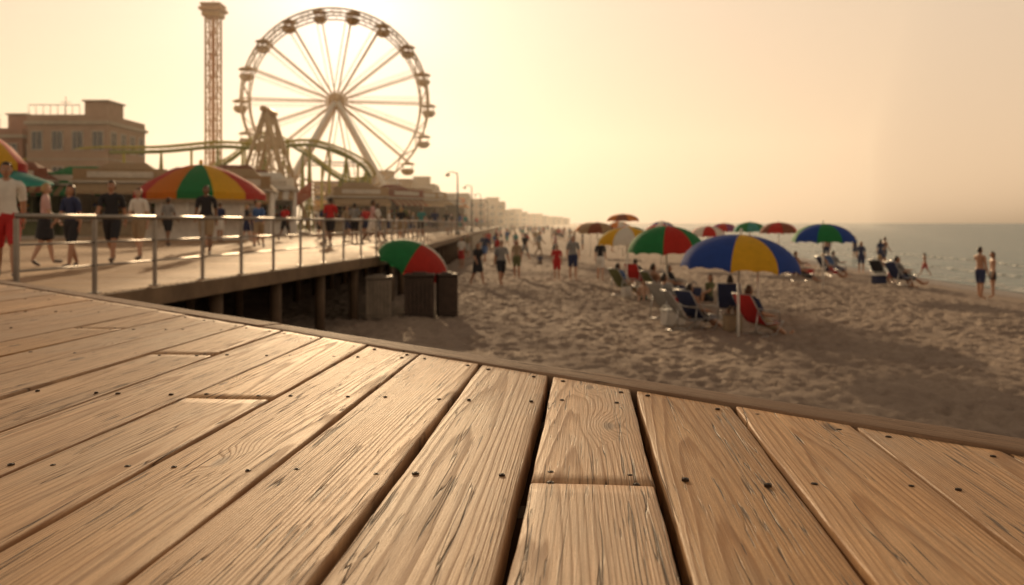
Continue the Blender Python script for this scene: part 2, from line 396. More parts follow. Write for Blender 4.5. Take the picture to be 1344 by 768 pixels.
# ------------------------------------------------------------ umbrellas
UC={'blue':(.02,.07,.36),'yellow':(.75,.43,.02),'white':(.75,.72,.66),'red':(.50,.03,.02),'green':(.02,.22,.07),'orange':(.65,.2,.02),'tan':(.4,.28,.16),'purple':(.25,.05,.2),'teal':(.05,.30,.28),'brown':(.25,.08,.04)}
def um(c): return mat('canvas_'+c,UC[c],.75,var=.1,scale=6,trans=.35)
polem=mat('pole_white',(.7,.68,.64),.4)
def umbrella(x,y,Rr,top,cols,tilt=0,tdir=0,rot=0,z0=0,name='beach_umbrella',dome=.55):
    mb=MB(); n=8; hh=Rr*dome; v=[]; sub=6; rings=9
    T=Matrix.Rotation(R(rot),4,'Z'); zc=top-z0
    TT=Matrix.Translation((0,0,zc-hh))@Matrix.Rotation(R(tdir),4,'Z')@Matrix.Rotation(R(tilt),4,'Y')@Matrix.Translation((0,0,hh))@T
    def P(g,i):
        a=i/rings; r=Rr*math.sin(a*math.pi/2*.93)/math.sin(math.pi/2*.93); z=-hh*(1-math.cos(a*math.pi/2*.93))/(1-math.cos(math.pi/2*.93))
        fr=(g%sub)/sub; sc=4*fr*(1-fr); r*=1-.045*sc*a; z+=.035*Rr*sc*a*a
        t=2*math.pi*g/(n*sub); return (r*math.cos(t),r*math.sin(t),z)
    for g in range(n*sub):
        for i in range(rings+1): v.append(P(g,i))
    K=rings+1
    for q in range(n):
        ff=[(g*K+i,g*K+i+1,((g+1)%(n*sub))*K+i+1,((g+1)%(n*sub))*K+i) for g in range(q*sub,(q+1)*sub) for i in range(rings)]
        if q==0: mb.add(v,ff,um(cols[0]),True,TT)
        else:
            k=mb.slot(um(cols[q%len(cols)]))
            for a in ff: mb.f.append(list(a)); mb.mi.append(k); mb.sm.append(True)
    for q in range(n):
        pts=[Vector(P(q*sub,i))-Vector((0,0,.012)) for i in range(0,rings+1,3)]; mb.tube(pts,.006,alu,5,TT)
        mb.cyl(P(q*sub,5),(0,0,-hh*1.1),.004,alu,n=5,M4=TT)
    vv=[]
    for g in range(n*sub+1):
        p=P(g%(n*sub),rings); vv+= [p,(p[0]*1.005,p[1]*1.005,p[2]-.07-.02*math.cos(g/sub*2*math.pi*2))]
    for g in range(n*sub): mb.add([vv[2*g],vv[2*g+2],vv[2*g+3],vv[2*g+1]],[(0,1,2,3)],um(cols[(g//sub)%len(cols)]),True,TT)
    mb.cyl((0,0,-hh*1.5),(0,0,.08),.024,polem,M4=TT); mb.lathe([(.001,.13),(.025,.11),(.03,.08),(.015,.04)],polem,10,TT)
    end=TT@Vector((0,0,-hh*1.5)); 
    mb.cyl((end.x*1.0,end.y*1.0,-.25),end,.028,polem)
    return mb.obj(name,None,(x,y,z0))
umbrella(4.66,17.5,1.2,2.12,['yellow','blue','red','white','yellow','blue','blue','blue'],rot=-112.5,tilt=3)
umbrella(4.46,24.6,1.12,2.27,['red','green','white','red','green','white','green','green'],rot=-105,dome=.65)
umbrella(4.9,36,1.0,2.22,['yellow','green','blue','orange'],rot=-100)
umbrella(7.8,60,1.15,3.0,['orange','brown'],rot=10,dome=.4)
umbrella(5.0,50,1.1,2.4,['tan','brown'],rot=10)
umbrella(5.7,62,1.1,2.4,['tan','orange'],rot=30)
umbrella(14.9,60,1.0,2.35,['purple','red'])
umbrella(14.5,52,1.0,2.42,['green','teal'],rot=20)
umbrella(15.0,48,1.05,2.4,['red','brown'],rot=40)
umbrella(11.3,31,1.12,2.33,['green','blue','orange','blue','green','red'],rot=-120)
umbrella(6.05,21.0,.9,1.84,['red','yellow','red','orange'],rot=-60)
umbrella(10.1,44,.9,2.2,['white','red'],rot=15)
umbrella(4.1,30.5,1.05,2.2,['yellow','white','green'],rot=-80)
umbrella(8.2,47,1.0,2.3,['red','white'],rot=5)
umbrella(12.3,70,1.1,2.5,['blue','white'],rot=5)
umbrella(9.5,76,1.1,2.5,['orange','white'],rot=35)
umbrella(17.8,64,1.1,2.4,['blue','yellow'],rot=35)
umbrella(-2.62,22.6,1.0,1.85,['red','white','green','teal','white','green','green','red'],tilt=26,tdir=-20,rot=-30,dome=.6)

# ------------------------------------------------------------ trash cans
def bin_(x,y,w,h,col,name,rz=0):
    mb=MB(); m=mat(name+'_slats',col,.7,var=.3,scale=5,bump=.01); d=mat(name+'_lid',tuple(c*.7 for c in col),.6)
    mb.box((0,0,h*.46),(w*.88,w*.88,h*.88),mat('bin_liner',(.03,.03,.03),.6))
    for sx,sy,rr in((0,-1,0),(1,0,math.pi/2),(0,1,0),(-1,0,math.pi/2)):
        for i in range(7):
            t=(i-3)/7*w*.98
            c=(t if sx==0 else sx*w*.47, t if sy==0 else sy*w*.47, h*.46); mb.box(c,(w*.125,.03,h*.9),m,rz=rr,bev=.006)
    mb.box((0,0,h*.955),(w*1.06,w*1.06,h*.07),d,bev=.02); mb.box((0,0,h*.09),(w*1.0,w*1.0,.05),d,bev=.01)
    mb.box((0,0,h*1.0),(w*.5,w*.5,h*.05),d,bev=.015)
    mb.obj(name,None,(x,y,0),rz)
bin_(-2.32,21.4,.72,1.1,(.06,.04,.03),'trash_can',.06); bin_(-1.66,21.75,.5,1.08,(.07,.05,.035),'trash_can',.2); bin_(-3.3,21.2,.62,1.05,(.24,.20,.16),'storage_locker',.1)

# ------------------------------------------------------------ deck wood material
def wood(name,lt,md,dk,bumpd=.0016,rough=.5,spec=.35):
    m,nt,out=newmat(name)
    uv=N(nt,'ShaderNodeUVMap',uv_map='UVMap'); sep=N(nt,'ShaderNodeSeparateXYZ',{0:uv.outputs[0]}); u,v=sep.outputs[0],sep.outputs[1]
    at=N(nt,'ShaderNodeAttribute',attribute_name='rnd'); sa=N(nt,'ShaderNodeSeparateColor',{0:at.outputs['Color']}); r1,r2,r3=sa.outputs[0],sa.outputs[1],sa.outputs[2]
    vo=M(nt,'ADD',v,M(nt,'MULTIPLY',r1,37.0)); ro=M(nt,'MULTIPLY',r2,50.0)
    def vec(a,b,c): return N(nt,'ShaderNodeCombineXYZ',{0:a,1:b,2:c}).outputs[0]
    def noise(su,sv,det=3.0,ro_=.55,dz=0.0,U=None):
        vv=vec(M(nt,'MULTIPLY',U or u,su),M(nt,'MULTIPLY',vo,sv),M(nt,'ADD',ro,dz))
        return N(nt,'ShaderNodeTexNoise',{'Vector':vv,'Scale':1.0,'Detail':det,'Roughness':ro_}).outputs['Fac']
    kv=vec(M(nt,'ADD',M(nt,'MULTIPLY',u,5.5),ro),M(nt,'MULTIPLY',vo,1.9),0.0)
    vor=N(nt,'ShaderNodeTexVoronoi',{'Vector':kv,'Scale':1.0,'Randomness':1.0},voronoi_dimensions='2D'); vcol=N(nt,'ShaderNodeSeparateColor',{0:vor.outputs['Color']})
    has=M(nt,'GREATER_THAN',vcol.outputs[0],.42)
    ksz=M(nt,'MULTIPLY_ADD',vcol.outputs[1],.07,.08)
    kd=M(nt,'ADD',vor.outputs['Distance'],M(nt,'MULTIPLY',M(nt,'SUBTRACT',noise(30,10,2),.5),.05))
    kr=M(nt,'DIVIDE',kd,ksz); bul=M(nt,'MULTIPLY',M(nt,'EXPONENT',M(nt,'MULTIPLY',M(nt,'MULTIPLY',kr,kr),-.8)),has)
    U2=M(nt,'ADD',u,M(nt,'MULTIPLY',bul,.012))
    off=M(nt,'MULTIPLY_ADD',r2,.20,-.10); du=M(nt,'SUBTRACT',u,off)
    fld=M(nt,'MULTIPLY',M(nt,'MULTIPLY',du,du),1150.0)
    fld=M(nt,'ADD',fld,M(nt,'MULTIPLY',vo,M(nt,'MULTIPLY_ADD',r3,3.6,.8)))
    fld=M(nt,'ADD',fld,M(nt,'MULTIPLY',noise(8,.8,2.0,.5),5.5))
    fld=M(nt,'ADD',fld,M(nt,'MULTIPLY',noise(60,2.0,3.0,.6,7.0),.8))
    fld=M(nt,'ADD',fld,M(nt,'MULTIPLY',bul,5.0))
    fib=noise(520,9,3.0,.7,3.0,U2); fib2=noise(240,3.0,5.0,.75,5.0,U2); blot=noise(7,1.6,5.0,.62,11.0); fine=noise(1000,160,3.0,.7,31.0)
    s=M(nt,'FRACT',M(nt,'ADD',fld,M(nt,'MULTIPLY',fib,.22)))
    ring=ramp(nt,s,[(0,.0),(.50,.08),(.80,1.0),(.91,1.0),(1,.0)])
    ringm=M(nt,'MULTIPLY',ring,ramp(nt,noise(22,1.3,3.0,.6,41.0),[(.3,.45),(.58,1)]))
    ck=M(nt,'ABSOLUTE',M(nt,'SUBTRACT',noise(30,.8,3.0,.55,17.0),.5)); ckm=ramp(nt,noise(10,1.7,2,.5,23.0),[(.46,0),(.53,1)])
    crack=M(nt,'MULTIPLY',ramp(nt,ck,[(.0,1),(.006,0)]),ckm)
    ck2=M(nt,'MULTIPLY',ramp(nt,noise(300,9,2.0,.5,51.0),[(.62,0),(.67,1)]),ramp(nt,noise(15,2.0,2,.5,27.0),[(.40,0),(.52,1)]))
    core=M(nt,'MULTIPLY',ramp(nt,kr,[(.20,1),(.5,0)]),has)
    c=mixc(nt,ringm,lt,md)
    c=mixc(nt,M(nt,'MULTIPLY',ramp(nt,fib2,[(.44,0),(.62,1)]),.5),c,dk)
    c=mixc(nt,ramp(nt,fib,[(.40,0),(.64,.45)]),c,[x*.7 for x in md])
    c=mixc(nt,ramp(nt,fine,[(.45,0),(.7,.4)]),c,[x*.7 for x in md])
    c=mixc(nt,ramp(nt,blot,[(.4,.0),(.75,.5)]),c,[x*.75 for x in md])
    c=mixc(nt,ramp(nt,noise(5,2.5,4.0,.6,61.0),[(.50,.0),(.8,.5)]),c,(.40,.33,.25))
    c=mixc(nt,M(nt,'MULTIPLY',core,.8),c,[x*.5 for x in dk]); c=mixc(nt,M(nt,'MULTIPLY',M(nt,'MAXIMUM',crack,M(nt,'MULTIPLY',ck2,.8)),.95),c,(.015,.009,.006))
    eg=ramp(nt,M(nt,'ABSOLUTE',u),[(.068,0),(.078,.45)]); c=mixc(nt,eg,c,[x*.62 for x in md])
    br=M(nt,'MULTIPLY_ADD',r3,.30,.98); g=N(nt,'ShaderNodeHueSaturation',{'Value':br,'Saturation':M(nt,'MULTIPLY_ADD',r1,.22,.84),'Color':c})
    h=M(nt,'ADD',M(nt,'MULTIPLY',ringm,.4),M(nt,'MULTIPLY',fib2,.8)); h=M(nt,'ADD',h,M(nt,'MULTIPLY',fib,.6)); h=M(nt,'ADD',h,M(nt,'MULTIPLY',fine,.4)); h=M(nt,'SUBTRACT',h,M(nt,'MULTIPLY',M(nt,'MAXIMUM',crack,M(nt,'MULTIPLY',ck2,.4)),2.8)); h=M(nt,'ADD',h,M(nt,'MULTIPLY',core,-.3))
    b=N(nt,'ShaderNodeBump',{'Height':h,'Distance':bumpd,'Strength':1.0})
    p=N(nt,'ShaderNodeBsdfPrincipled',{'Base Color':g.outputs[0],'Roughness':M(nt,'MULTIPLY_ADD',ring,.1,rough),'Specular IOR Level':spec,'Normal':b.outputs[0]})
    nt.links.new(p.outputs[0],out.inputs[0]); return m
deckwood=wood('weathered_deck_wood',(.68,.43,.225),(.38,.20,.09),(.20,.105,.05),bumpd=.00075,rough=.54,spec=.25)
greywood=wood('grey_trim_wood',(.34,.21,.12),(.20,.115,.065),(.11,.06,.033),rough=.65,bumpd=.001,spec=.2)
walkwood=wood('boardwalk_wood',(.46,.29,.155),(.32,.19,.095),(.20,.115,.06),bumpd=.001,rough=.7,spec=.2)

def planks_mesh(name,segs,material,parent,T,th=.038,row=.04,across=9,edge=.003):
    V=[];F=[];UV=[];C=[]
    for (u0,u1,va,vb,z0,r) in segs:
        cu=(u0+u1)/2; us=[u0,u0+edge*.3,u0+edge]+list(np.linspace(u0+.02,u1-.02,max(2,across-6)))+[u1-edge,u1-edge*.3,u1]; zp=[-edge,-edge*.3,0]+[0]*max(2,across-6)+[0,-edge*.3,-edge]
        nr=max(2,int((vb(cu)-va(cu))/row)); ts=[0]+[edge/(vb(cu)-va(cu))]+list(np.linspace(0,1,nr)[1:-1])+[1-edge/(vb(cu)-va(cu)),1]
        base=len(V); K=len(us)+2; ph=r[0]*30
        wob=lambda v,s:.0012*math.sin(v*5+ph+s)+.0007*math.sin(v*17+ph*3+s*2)+.0003*math.sin(v*53+ph+s)
        for ti,t in enumerate(ts):
            ez=-edge if ti in(0,len(ts)-1) else 0
            rowv=[]
            for k,(uu,zz) in enumerate(zip(us,zp)):
                v=va(uu)+(vb(uu)-va(uu))*t; x=(uu-cu)/((u1-u0)/2); cup=.0012*(r[1]-.4)*(x*x*2-1)
                du=wob(v,1 if uu<cu else 4) if abs(x)>.5 else 0
                rowv.append((uu+du,v,z0+min(zz,0)+ (ez if zz==0 else ez*.5)+cup+.0012*math.sin(v*2.1+ph)))
            a=rowv[0];b=rowv[-1]
            full=[(a[0],a[1],z0-th)]+rowv+[(b[0],b[1],z0-th)]
            for p in full: V.append(T(*p)); UV.append((p[0]-cu,p[1])); C.append(r)
        for i in range(len(ts)-1):
            for k in range(K-1): a=base+i*K+k; F.append((a,a+1,a+K+1,a+K))
        F.append(tuple(base+k for k in range(K))[::-1]); e=base+(len(ts)-1)*K; F.append(tuple(e+k for k in range(K)))
    me=bpy.data.meshes.new(name); me.from_pydata(V,[],F); me.materials.append(material)
    uvl=me.uv_layers.new(name='UVMap'); li=np.empty(len(me.loops),int); me.loops.foreach_get('vertex_index',li)
    uvl.data.foreach_set('uv',np.array(UV)[li].ravel()); ca=me.color_attributes.new('rnd','FLOAT_COLOR','POINT')
    ca.data.foreach_set('color',np.array([(c[0],c[1],c[2],1) for c in C]).ravel())
    me.polygons.foreach_set('use_smooth',[True]*len(F)); 
    me.update(); o=bpy.data.objects.new(name,me); scene.collection.objects.link(o); o.parent=parent
    import bmesh
    bm=bmesh.new(); bm.from_mesh(me); bmesh.ops.recalc_face_normals(bm,faces=bm.faces); bm.to_mesh(me); bm.free()
    return o
ca_,sa_=math.cos(R(5.05)),math.sin(R(5.05))
TD=lambda u,v,z:(u*ca_+v*sa_,-u*sa_+v*ca_,DECK+z)
deck=empty('wooden_deck')
vedge=lambda u:1.7727-.8168*u
TR=.075*math.hypot(1,.8168)
segs=[]; nails=[]
rj=random.Random(5)
joists=[1.04+.45*k for k in range(-8,22)]
for k in range(-50,22):
    u0=-.0753+.16*k; u1=u0+.16; g0=rj.uniform(.003,.0052); g1=rj.uniform(.003,.0052)
    if k==0: g0=.007
    if k==-1: g1=.006
    if k==1: g0=.006
    U0=u0+g0;U1=u1-g1; ve=vedge((u0+u1)/2)-TR
    if ve<-1.0: continue
    cuts=[]
    if k==0: cuts=[1.018]
    elif k==-4: cuts=[1.46]
    else:
        c=rj.uniform(-1.5,2.2)
        if k<-7 or c<.3:
            while c<ve-.4: 
                cuts.append(1.04+.45*round((c-1.04)/.45)); c+=3.2
    pts=[-3.0]+[c for c in cuts if c>-2.8]+[None]
    for a,b in zip(pts[:-1],pts[1:]):
        va=(lambda u,a=a:a+.0008); vb=(lambda u,b=b:b-.0008) if b is not None else (lambda u:vedge(u)-TR-.002)
        segs.append((U0,U1,va,vb,rj.uniform(-.0012,.0010),(rj.random(),rj.random(),rj.random())))
    cu=(u0+u1)/2
    for jv in joists:
        if jv>vedge(cu)-TR-.12: continue
        for s in(-1,1):
            for dv in ((-.02,.02) if any(abs(jv-c)<.03 for c in cuts) else (0,)):
                nails.append((cu+s*.052+rj.uniform(-.008,.008),jv+dv+rj.uniform(-.008,.008)))
    for s in(-1,1): uu=cu+s*.052+rj.uniform(-.006,.006); nails.append((uu,vedge(uu)-TR-.045+rj.uniform(-.008,.008)))
planks_mesh('deck_planks',segs,deckwood,deck,TD)
EL=math.hypot(1,.8168); ed=(1/EL,-.8168/EL); en=(.8168/EL,1/EL)
def TE(a,b,z):
    u0,v0=0.0,vedge(0.0)-TR
    return TD(u0+ed[0]*b+en[0]*a,v0+ed[1]*b+en[1]*a,z)
ts=[]; bs=[-10.2,-7.1,-4.0,-1.25,2.3,4.6]
for a,b in zip(bs[:-1],bs[1:]): ts.append((.001,.074,lambda u,a=a:a+.001,lambda u,b=b:b-.001,rj.uniform(.003,.005),(rj.random(),rj.random(),rj.random())))
planks_mesh('edge_board',ts,greywood,deck,TE)
mb=MB(); dkw=mat('joist_wood',(.10,.065,.04),.8,var=.3,bump=.004)
def beamD(a,b,w,h,ztop,m):
    A=Vector(a);B=Vector(b);d=(B-A);L=d.length; ang=math.atan2(d.y,d.x); c=(A+B)/2; mb.box((c.x,c.y,ztop-h/2),(L,w,h),m,rz=ang)
p=TE(.03,-10.2,0);q=TE(.03,4.6,0); beamD(p[:2]+(0,),q[:2]+(0,),.045,.24,DECK-.041,dkw)
for jv in joists:
    ue=(1.7727-TR-jv)/.8168; ue=min(ue,3.2)-.06
    if ue>-7.9: a=TD(-7.9,jv,0);b=TD(ue,jv,0); beamD((a[0],a[1],0),(b[0],b[1],0),.045,.2,DECK-.043,dkw)
for bb in np.arange(-10,4.6,2.4):
    t=TE(-.1,bb,0); mb.box((t[0],t[1],(DECK-.29)/2-.2),(.16,.16,DECK-.29+.4),dkw)
    t=TE(-3.0,bb,0); mb.box((t[0],t[1],(DECK-.29)/2-.2),(.16,.16,DECK-.29+.4),dkw)
mb.obj('deck_frame',deck)
mb=MB(); nm=mat('nail_head',(.045,.03,.022),.55,.6,var=.4,scale=200)
nr_=mat('nail_recess',(.04,.022,.012),.9,var=.3,scale=100)
for (u,v) in nails:
    if u<-4.5: continue
    x,y,z=TD(u,v,0); r=rj.uniform(.0026,.0036)
    mb.lathe([(r*1.35,-.003),(r*1.25,.0013)],nr_,10,Matrix.Translation((x,y,z)))
    mb.lathe([(r*1.25,.0013),(r,.0010),(r*.6,.0018),(.0002,.0020)],nm,10,Matrix.Translation((x,y,z)))
mb.obj('nails',deck)

# ------------------------------------------------------------ boardwalk
bwk=empty('boardwalk')
def edge_x(y): return -4.94+(y-10.7)*.122 if y<22.7 else -3.48
segs=[]
y=5.5; TB=lambda u,v,z:(-v,u,WALK+z)
while y<75:
    w=.19 if y<30 else .38
    x0=-edge_x(y+w/2)
    segs.append((y+.003,y+w-.003,lambda u,x0=x0:x0,lambda u:26.0,rj.uniform(-.002,.002),(rj.random(),rj.random(),rj.random()))); y+=w
planks_mesh('walk_planks',segs,walkwood,bwk,TB,row=2.0,across=8)
mb=MB(); fas=mat('fascia_wood',(.17,.115,.07),.8,var=.3,scale=2,bump=.01)
pts=[(edge_x(5.5)+.03,5.5),(edge_x(22.7)+.03,22.7),(edge_x(75)+.03,75),(-3.45,220)]
for a,b in zip(pts[:-1],pts[1:]): beamD((a[0],a[1],0),(b[0],b[1],0),.06,.24,WALK-.012,fas)
for yy in np.arange(6.5,75,2.4):
    ex=edge_x(yy)
    for dx in(.18,3,6.5): mb.cyl((ex-dx,yy,-.3),(ex-dx,yy,WALK-.2),.11,dkw,n=10)
    mb.box((ex-3.5,yy,WALK-.16),(7,.1,.22),dkw)
mb.obj('walk_frame',bwk)
mb=MB(); pv=mat('pavement_concrete',(.30,.25,.19),.8,var=.15,scale=.6,bump=.01)
def slab(x0,x1,y0,y1,z0,z1,m): mb.box(((x0+x1)/2,(y0+y1)/2,(z0+z1)/2),(x1-x0,y1-y0,z1-z0),m)
slab(-26,-3.5,75,220,-.2,WALK-.004,pv); slab(-220,-26,5.5,420,-.2,WALK-.002,pv); slab(-26,-12,220,420,-.2,WALK-.004,pv)
mb.obj('pavement')
mb=MB(); st=mat('railing_steel',(.33,.30,.27),.5,1.0,var=.12,scale=8)
rp=[]; yy=9.0
while yy<150:
    rp.append((edge_x(yy)-.08,yy)); yy+=(1.35 if yy<50 else 2.7)
for i,(x,y_) in enumerate(rp):
    mb.box((x,y_,WALK+.45),(.045,.045,.9),st); mb.box((x,y_,WALK+.008),(.12,.12,.012),st)
for a,b in zip(rp[:-1],rp[1:]):
    mb.cyl((a[0],a[1],WALK+.93),(b[0],b[1],WALK+.93),.030,st,n=10)
    for h in(.62,.34): mb.cyl((a[0],a[1],WALK+h),(b[0],b[1],WALK+h),.013,st)
mb.obj('metal_railing')
lm=mat('lamp_post_paint',(.12,.12,.12),.5); gl=mat('lamp_glass',(.7,.65,.55),.3)
for y_ in(62,84,108,140,180,225,280):
    mb=MB(); mb.cyl((0,0,0),(0,0,4.3),.09,lm,.05); mb.lathe([(.16,0),(.16,.15),(.1,.35)],lm,12); mb.tube([(0,0,4.2),(-.1,0,4.5),(-.45,0,4.6),(-.7,0,4.5)],.035,lm)
    mb.lathe([(.02,0),(.16,-.12),(.2,-.16),(.14,-.26),(.001,-.3)],gl,12,Matrix.Translation((-.72,0,4.52))); mb.lathe([(.001,.0),(.03,.2),(.001,.3)],lm,8,Matrix.Translation((0,0,4.3)))
    mb.obj('street_lamp',None,(-3.95,y_,WALK))

# ------------------------------------------------------------ ferris wheel
fw=empty('ferris_wheel',(-29.2,142,0),R(11)); HZ=22.6; RW=15.2
cream=mat('cream_steel',(.50,.36,.20),.5,var=.1); gold=mat('gold_steel',(.50,.30,.12),.5,var=.1); whitep=mat('white_steel',(.74,.69,.62),.5,var=.08)
mb=MB(); NG=18
for yy in(-1.4,1.4):
    for rr,tr in((RW,.17),(RW-1.25,.14)):
        mb.tube([(rr*math.cos(t),yy,HZ+rr*math.sin(t)) for t in np.linspace(0,2*math.pi,73)[:-1]],tr,cream,6,closed=True)
    for i in range(NG*2):
        a=math.pi*i/NG; b=math.pi*(i+1)/NG; ra,rb=(RW,RW-1.25) if i%2 else (RW-1.25,RW)
        mb.cyl((ra*math.cos(a),yy,HZ+ra*math.sin(a)),(rb*math.cos(b),yy,HZ+rb*math.sin(b)),.07,cream,n=5)
    for i in range(NG):
        a=2*math.pi*i/NG; mb.cyl((.9*math.cos(a),yy*.75,HZ+.9*math.sin(a)),(RW*math.cos(a),yy,HZ+RW*math.sin(a)),.12,gold,n=6)
        a2=a+.06; mb.cyl((.9*math.cos(a+.9),yy*.75,HZ+.9*math.sin(a+.9)),(RW*math.cos(a2),yy,HZ+RW*math.sin(a2)),.04,gold,n=4)
for i in range(NG*2):
    a=math.pi*i/NG
    for rr in(RW,RW-1.25): mb.cyl((rr*math.cos(a),-1.4,HZ+rr*math.sin(a)),(rr*math.cos(a),1.4,HZ+rr*math.sin(a)),.06,cream,n=5)
mb.obj('wheel',fw)
mb=MB(); mb.cyl((0,-3.6,HZ),(0,3.6,HZ),.55,gold,n=16)
for yy in(-1.15,1.15): mb.cyl((0,yy-.12,HZ),(0,yy+.12,HZ),1.25,gold,n=24)
mb.obj('hub',fw)
mb=MB()
for yy in(-1,1):
    for sx in(-1,1):
        mb.cyl((0,yy*3.0,HZ),(sx*11.5,yy*4.6,WALK),.36,whitep,.5,n=12)
    mb.cyl((-5.7,yy*3.8,HZ-10.4),(5.7,yy*3.8,HZ-10.4),.15,whitep)
    mb.box((0,yy*4.6,WALK+.3),(26,1.4,.6),mat('wheel_base',(.4,.36,.3),.7))
mb.obj('a_frame_legs',fw)
mb=MB()
mb.box((0,0,WALK+2.6),(10,6.6,.3),whitep); mb.box((0,-3.3,WALK+3.3),(10,.06,.9),gold)
for sx in(-4.5,0,4.5):
    for sy in(-3,3): mb.cyl((sx,sy,WALK),(sx,sy,WALK+2.6),.12,whitep)
for i in range(10): mb.box((5.2+i*.3,0,WALK+2.5-i*.26),(.3,2,.08),whitep)
mb.obj('loading_platform',fw)
mb=MB(); gc=[mat('gondola_red',(.45,.12,.06),.5),mat('gondola_gold',(.48,.30,.10),.5),mat('gondola_cream',(.50,.38,.24),.5)]
for i in range(NG):
    a=2*math.pi*i/NG; c=(RW+.15)*math.cos(a),0,HZ+(RW+.15)*math.sin(a); T=Matrix.Translation((c[0],0,c[2]-1.55)); g=gc[[2,1,2,1,1][i%5]]
    mb.cyl((c[0],-1.5,c[2]),(c[0],1.5,c[2]),.07,cream,n=6)
    mb.lathe([(.01,-.75),(.55,-.72),(.95,-.45),(1.15,0),(1.2,.12),(1.1,.12),(1.0,-.1),(.01,-.35)],g,16,T)
    mb.lathe([(1.3,1.05),(1.32,1.13),(.8,1.42),(.12,1.58),(.01,1.58)],g,16,T)
    for q in range(4):
        t=math.pi/4+q*math.pi/2; mb.cyl((1.1*math.cos(t),1.1*math.sin(t),.1),(1.1*math.cos(t),1.1*math.sin(t),1.1),.04,cream,n=5,M4=T)
    mb.lathe([(.95,-.05),(.95,.35),(.85,.35)],gc[(i+1)%3],12,T)
mb.obj('gondolas',fw)

# ------------------------------------------------------------ drop tower
mb=MB(); rust=mat('tower_paint',(.55,.30,.13),.55,var=.15); Hh=30.7; hw=.82
for sx in(-hw,hw):
    for sy in(-hw,hw): mb.cyl((sx,sy,0),(sx,sy,Hh),.15,rust,n=8)
nz=20
for i in range(nz):
    z0,z1=Hh*i/nz,Hh*(i+1)/nz
    c=[(-hw,-hw),(hw,-hw),(hw,hw),(-hw,hw)]
    for k in range(4):
        a=c[k];b=c[(k+1)%4]; mb.cyl((*a,z0),(*b,z0),.06,rust,n=5); mb.cyl((*(a if i%2 else b),z0),(*(b if i%2 else a),z1),.06,rust,n=5)
mb.box((0,0,Hh/2),(.4,.4,Hh),rust)
mb.box((0,0,Hh+.1),(3.2,3.2,.5),rust,bev=.1); mb.box((0,0,Hh-.6),(2.5,2.5,.7),gold,bev=.08); mb.box((0,0,Hh+.75),(2.9,2.9,.35),rust,bev=.1); mb.cyl((0,0,Hh+.9),(0,0,Hh+2.2),.05,rust)
for sx in(-1.2,1.2):
    for sy in(-1.2,1.2): mb.cyl((sx,sy,Hh+.3),(sx,sy,Hh+.7),.08,gold)
mb.lathe([(1.5,3.2),(2.4,3.2),(2.5,3.6),(2.4,4.8),(1.5,4.9),(1.5,3.2)],mat('gondola_red',(.5,.12,.06)),20)
for k in range(12):
    t=k*math.pi/6; mb.box((2.6*math.cos(t),2.6*math.sin(t),3.3),(.5,.45,.12),gold,rz=t); mb.box((2.4*math.cos(t),2.4*math.sin(t),3.8),(.12,.45,.9),gold,rz=t)
mb.box((0,0,.3),(6,6,.6),mat('wheel_base',(.4,.36,.3),.7)); mb.obj('drop_tower',None,(-42.0,120,WALK))

# ------------------------------------------------------------ roller coaster
mb=MB(); cy=mat('coaster_yellow',(.46,.40,.07),.55); cg=mat('coaster_green',(.24,.27,.07),.6)
ctrl=[(-53,92,9.0),(-45,90,10.2),(-37,90,10.4),(-31,90,10.9),(-26,90,10.7),(-21.6,91,11.2),(-18.3,94,10.2),(-16.8,98,9.0),(-17.5,104,8.0),(-22,109,8.5),(-27,110,12.0),(-32,110,14.0),(-37,110,10.5),(-44,110,8.4),(-52,109,11.0),(-58,106,10.5),(-60,98,8.8)]
def cr(P,n=8):
    out=[];k=len(P); P=[Vector(p) for p in P]
    for i in range(k):
        a,b,c,d=P[i-1],P[i],P[(i+1)%k],P[(i+2)%k]
        for j in range(n):
            t=j/n; out.append(.5*((2*b)+(c-a)*t+(2*a-5*b+4*c-d)*t*t+(3*b-a-3*c+d)*t**3))
    return out
tr=cr(ctrl); L=[];Rr_=[]
for i,p in enumerate(tr):
    d=(tr[(i+1)%len(tr)]-tr[i-1]).normalized(); s=d.cross(Vector((0,0,1))).normalized(); L.append(p-s*.55); Rr_.append(p+s*.55)
    mb.cyl(p-s*.55,p+s*.55,.045,cy,n=5)
    mb.cyl(p-s*.55,p-Vector((0,0,.5)),.035,cy,n=4); mb.cyl(p+s*.55,p-Vector((0,0,.5)),.035,cy,n=4)
    if i%4==0:
        mb.cyl((p.x,p.y,WALK),p-Vector((0,0,.5)),.14,cy,n=8)
        if i%8==0: mb.cyl((p.x+s.x*1.6,p.y+s.y*1.6,WALK),p-Vector((0,0,.6)),.10,cg,n=6); mb.cyl((p.x-s.x*1.6,p.y-s.y*1.6,WALK),p-Vector((0,0,.6)),.10,cg,n=6)
mb.tube(L,.11,cy,6,closed=True); mb.tube(Rr_,.11,cy,6,closed=True); mb.tube([p-Vector((0,0,.5)) for p in tr],.2,cg,8,closed=True)
mb.obj('roller_coaster')
mb=MB(); H_=12.0
for yy in(-2.2,2.2):
    for sx in(-1,1):
        mb.cyl((0,yy*.7,H_),(sx*3.4,yy*1.3,0),.2,cream); mb.cyl((0,yy*.7,H_),(sx*1.5,yy,0),.12,cream)
        for q in range(1,8):
            t=q/8; a=Vector((sx*3.4*t,yy*(.7+.6*t),H_*(1-t))); b=Vector((sx*1.5*t,yy*(.7+.3*t),H_*(1-t))); mb.cyl(a,b,.07,cream,n=5)
            t2=(q+1)/8; b2=Vector((sx*1.5*t2,yy*(.7+.3*t2),H_*(1-t2))); mb.cyl(a,b2,.05,cream,n=5)
mb.cyl((0,-2.2,H_),(0,2.2,H_),.3,gold,n=12)
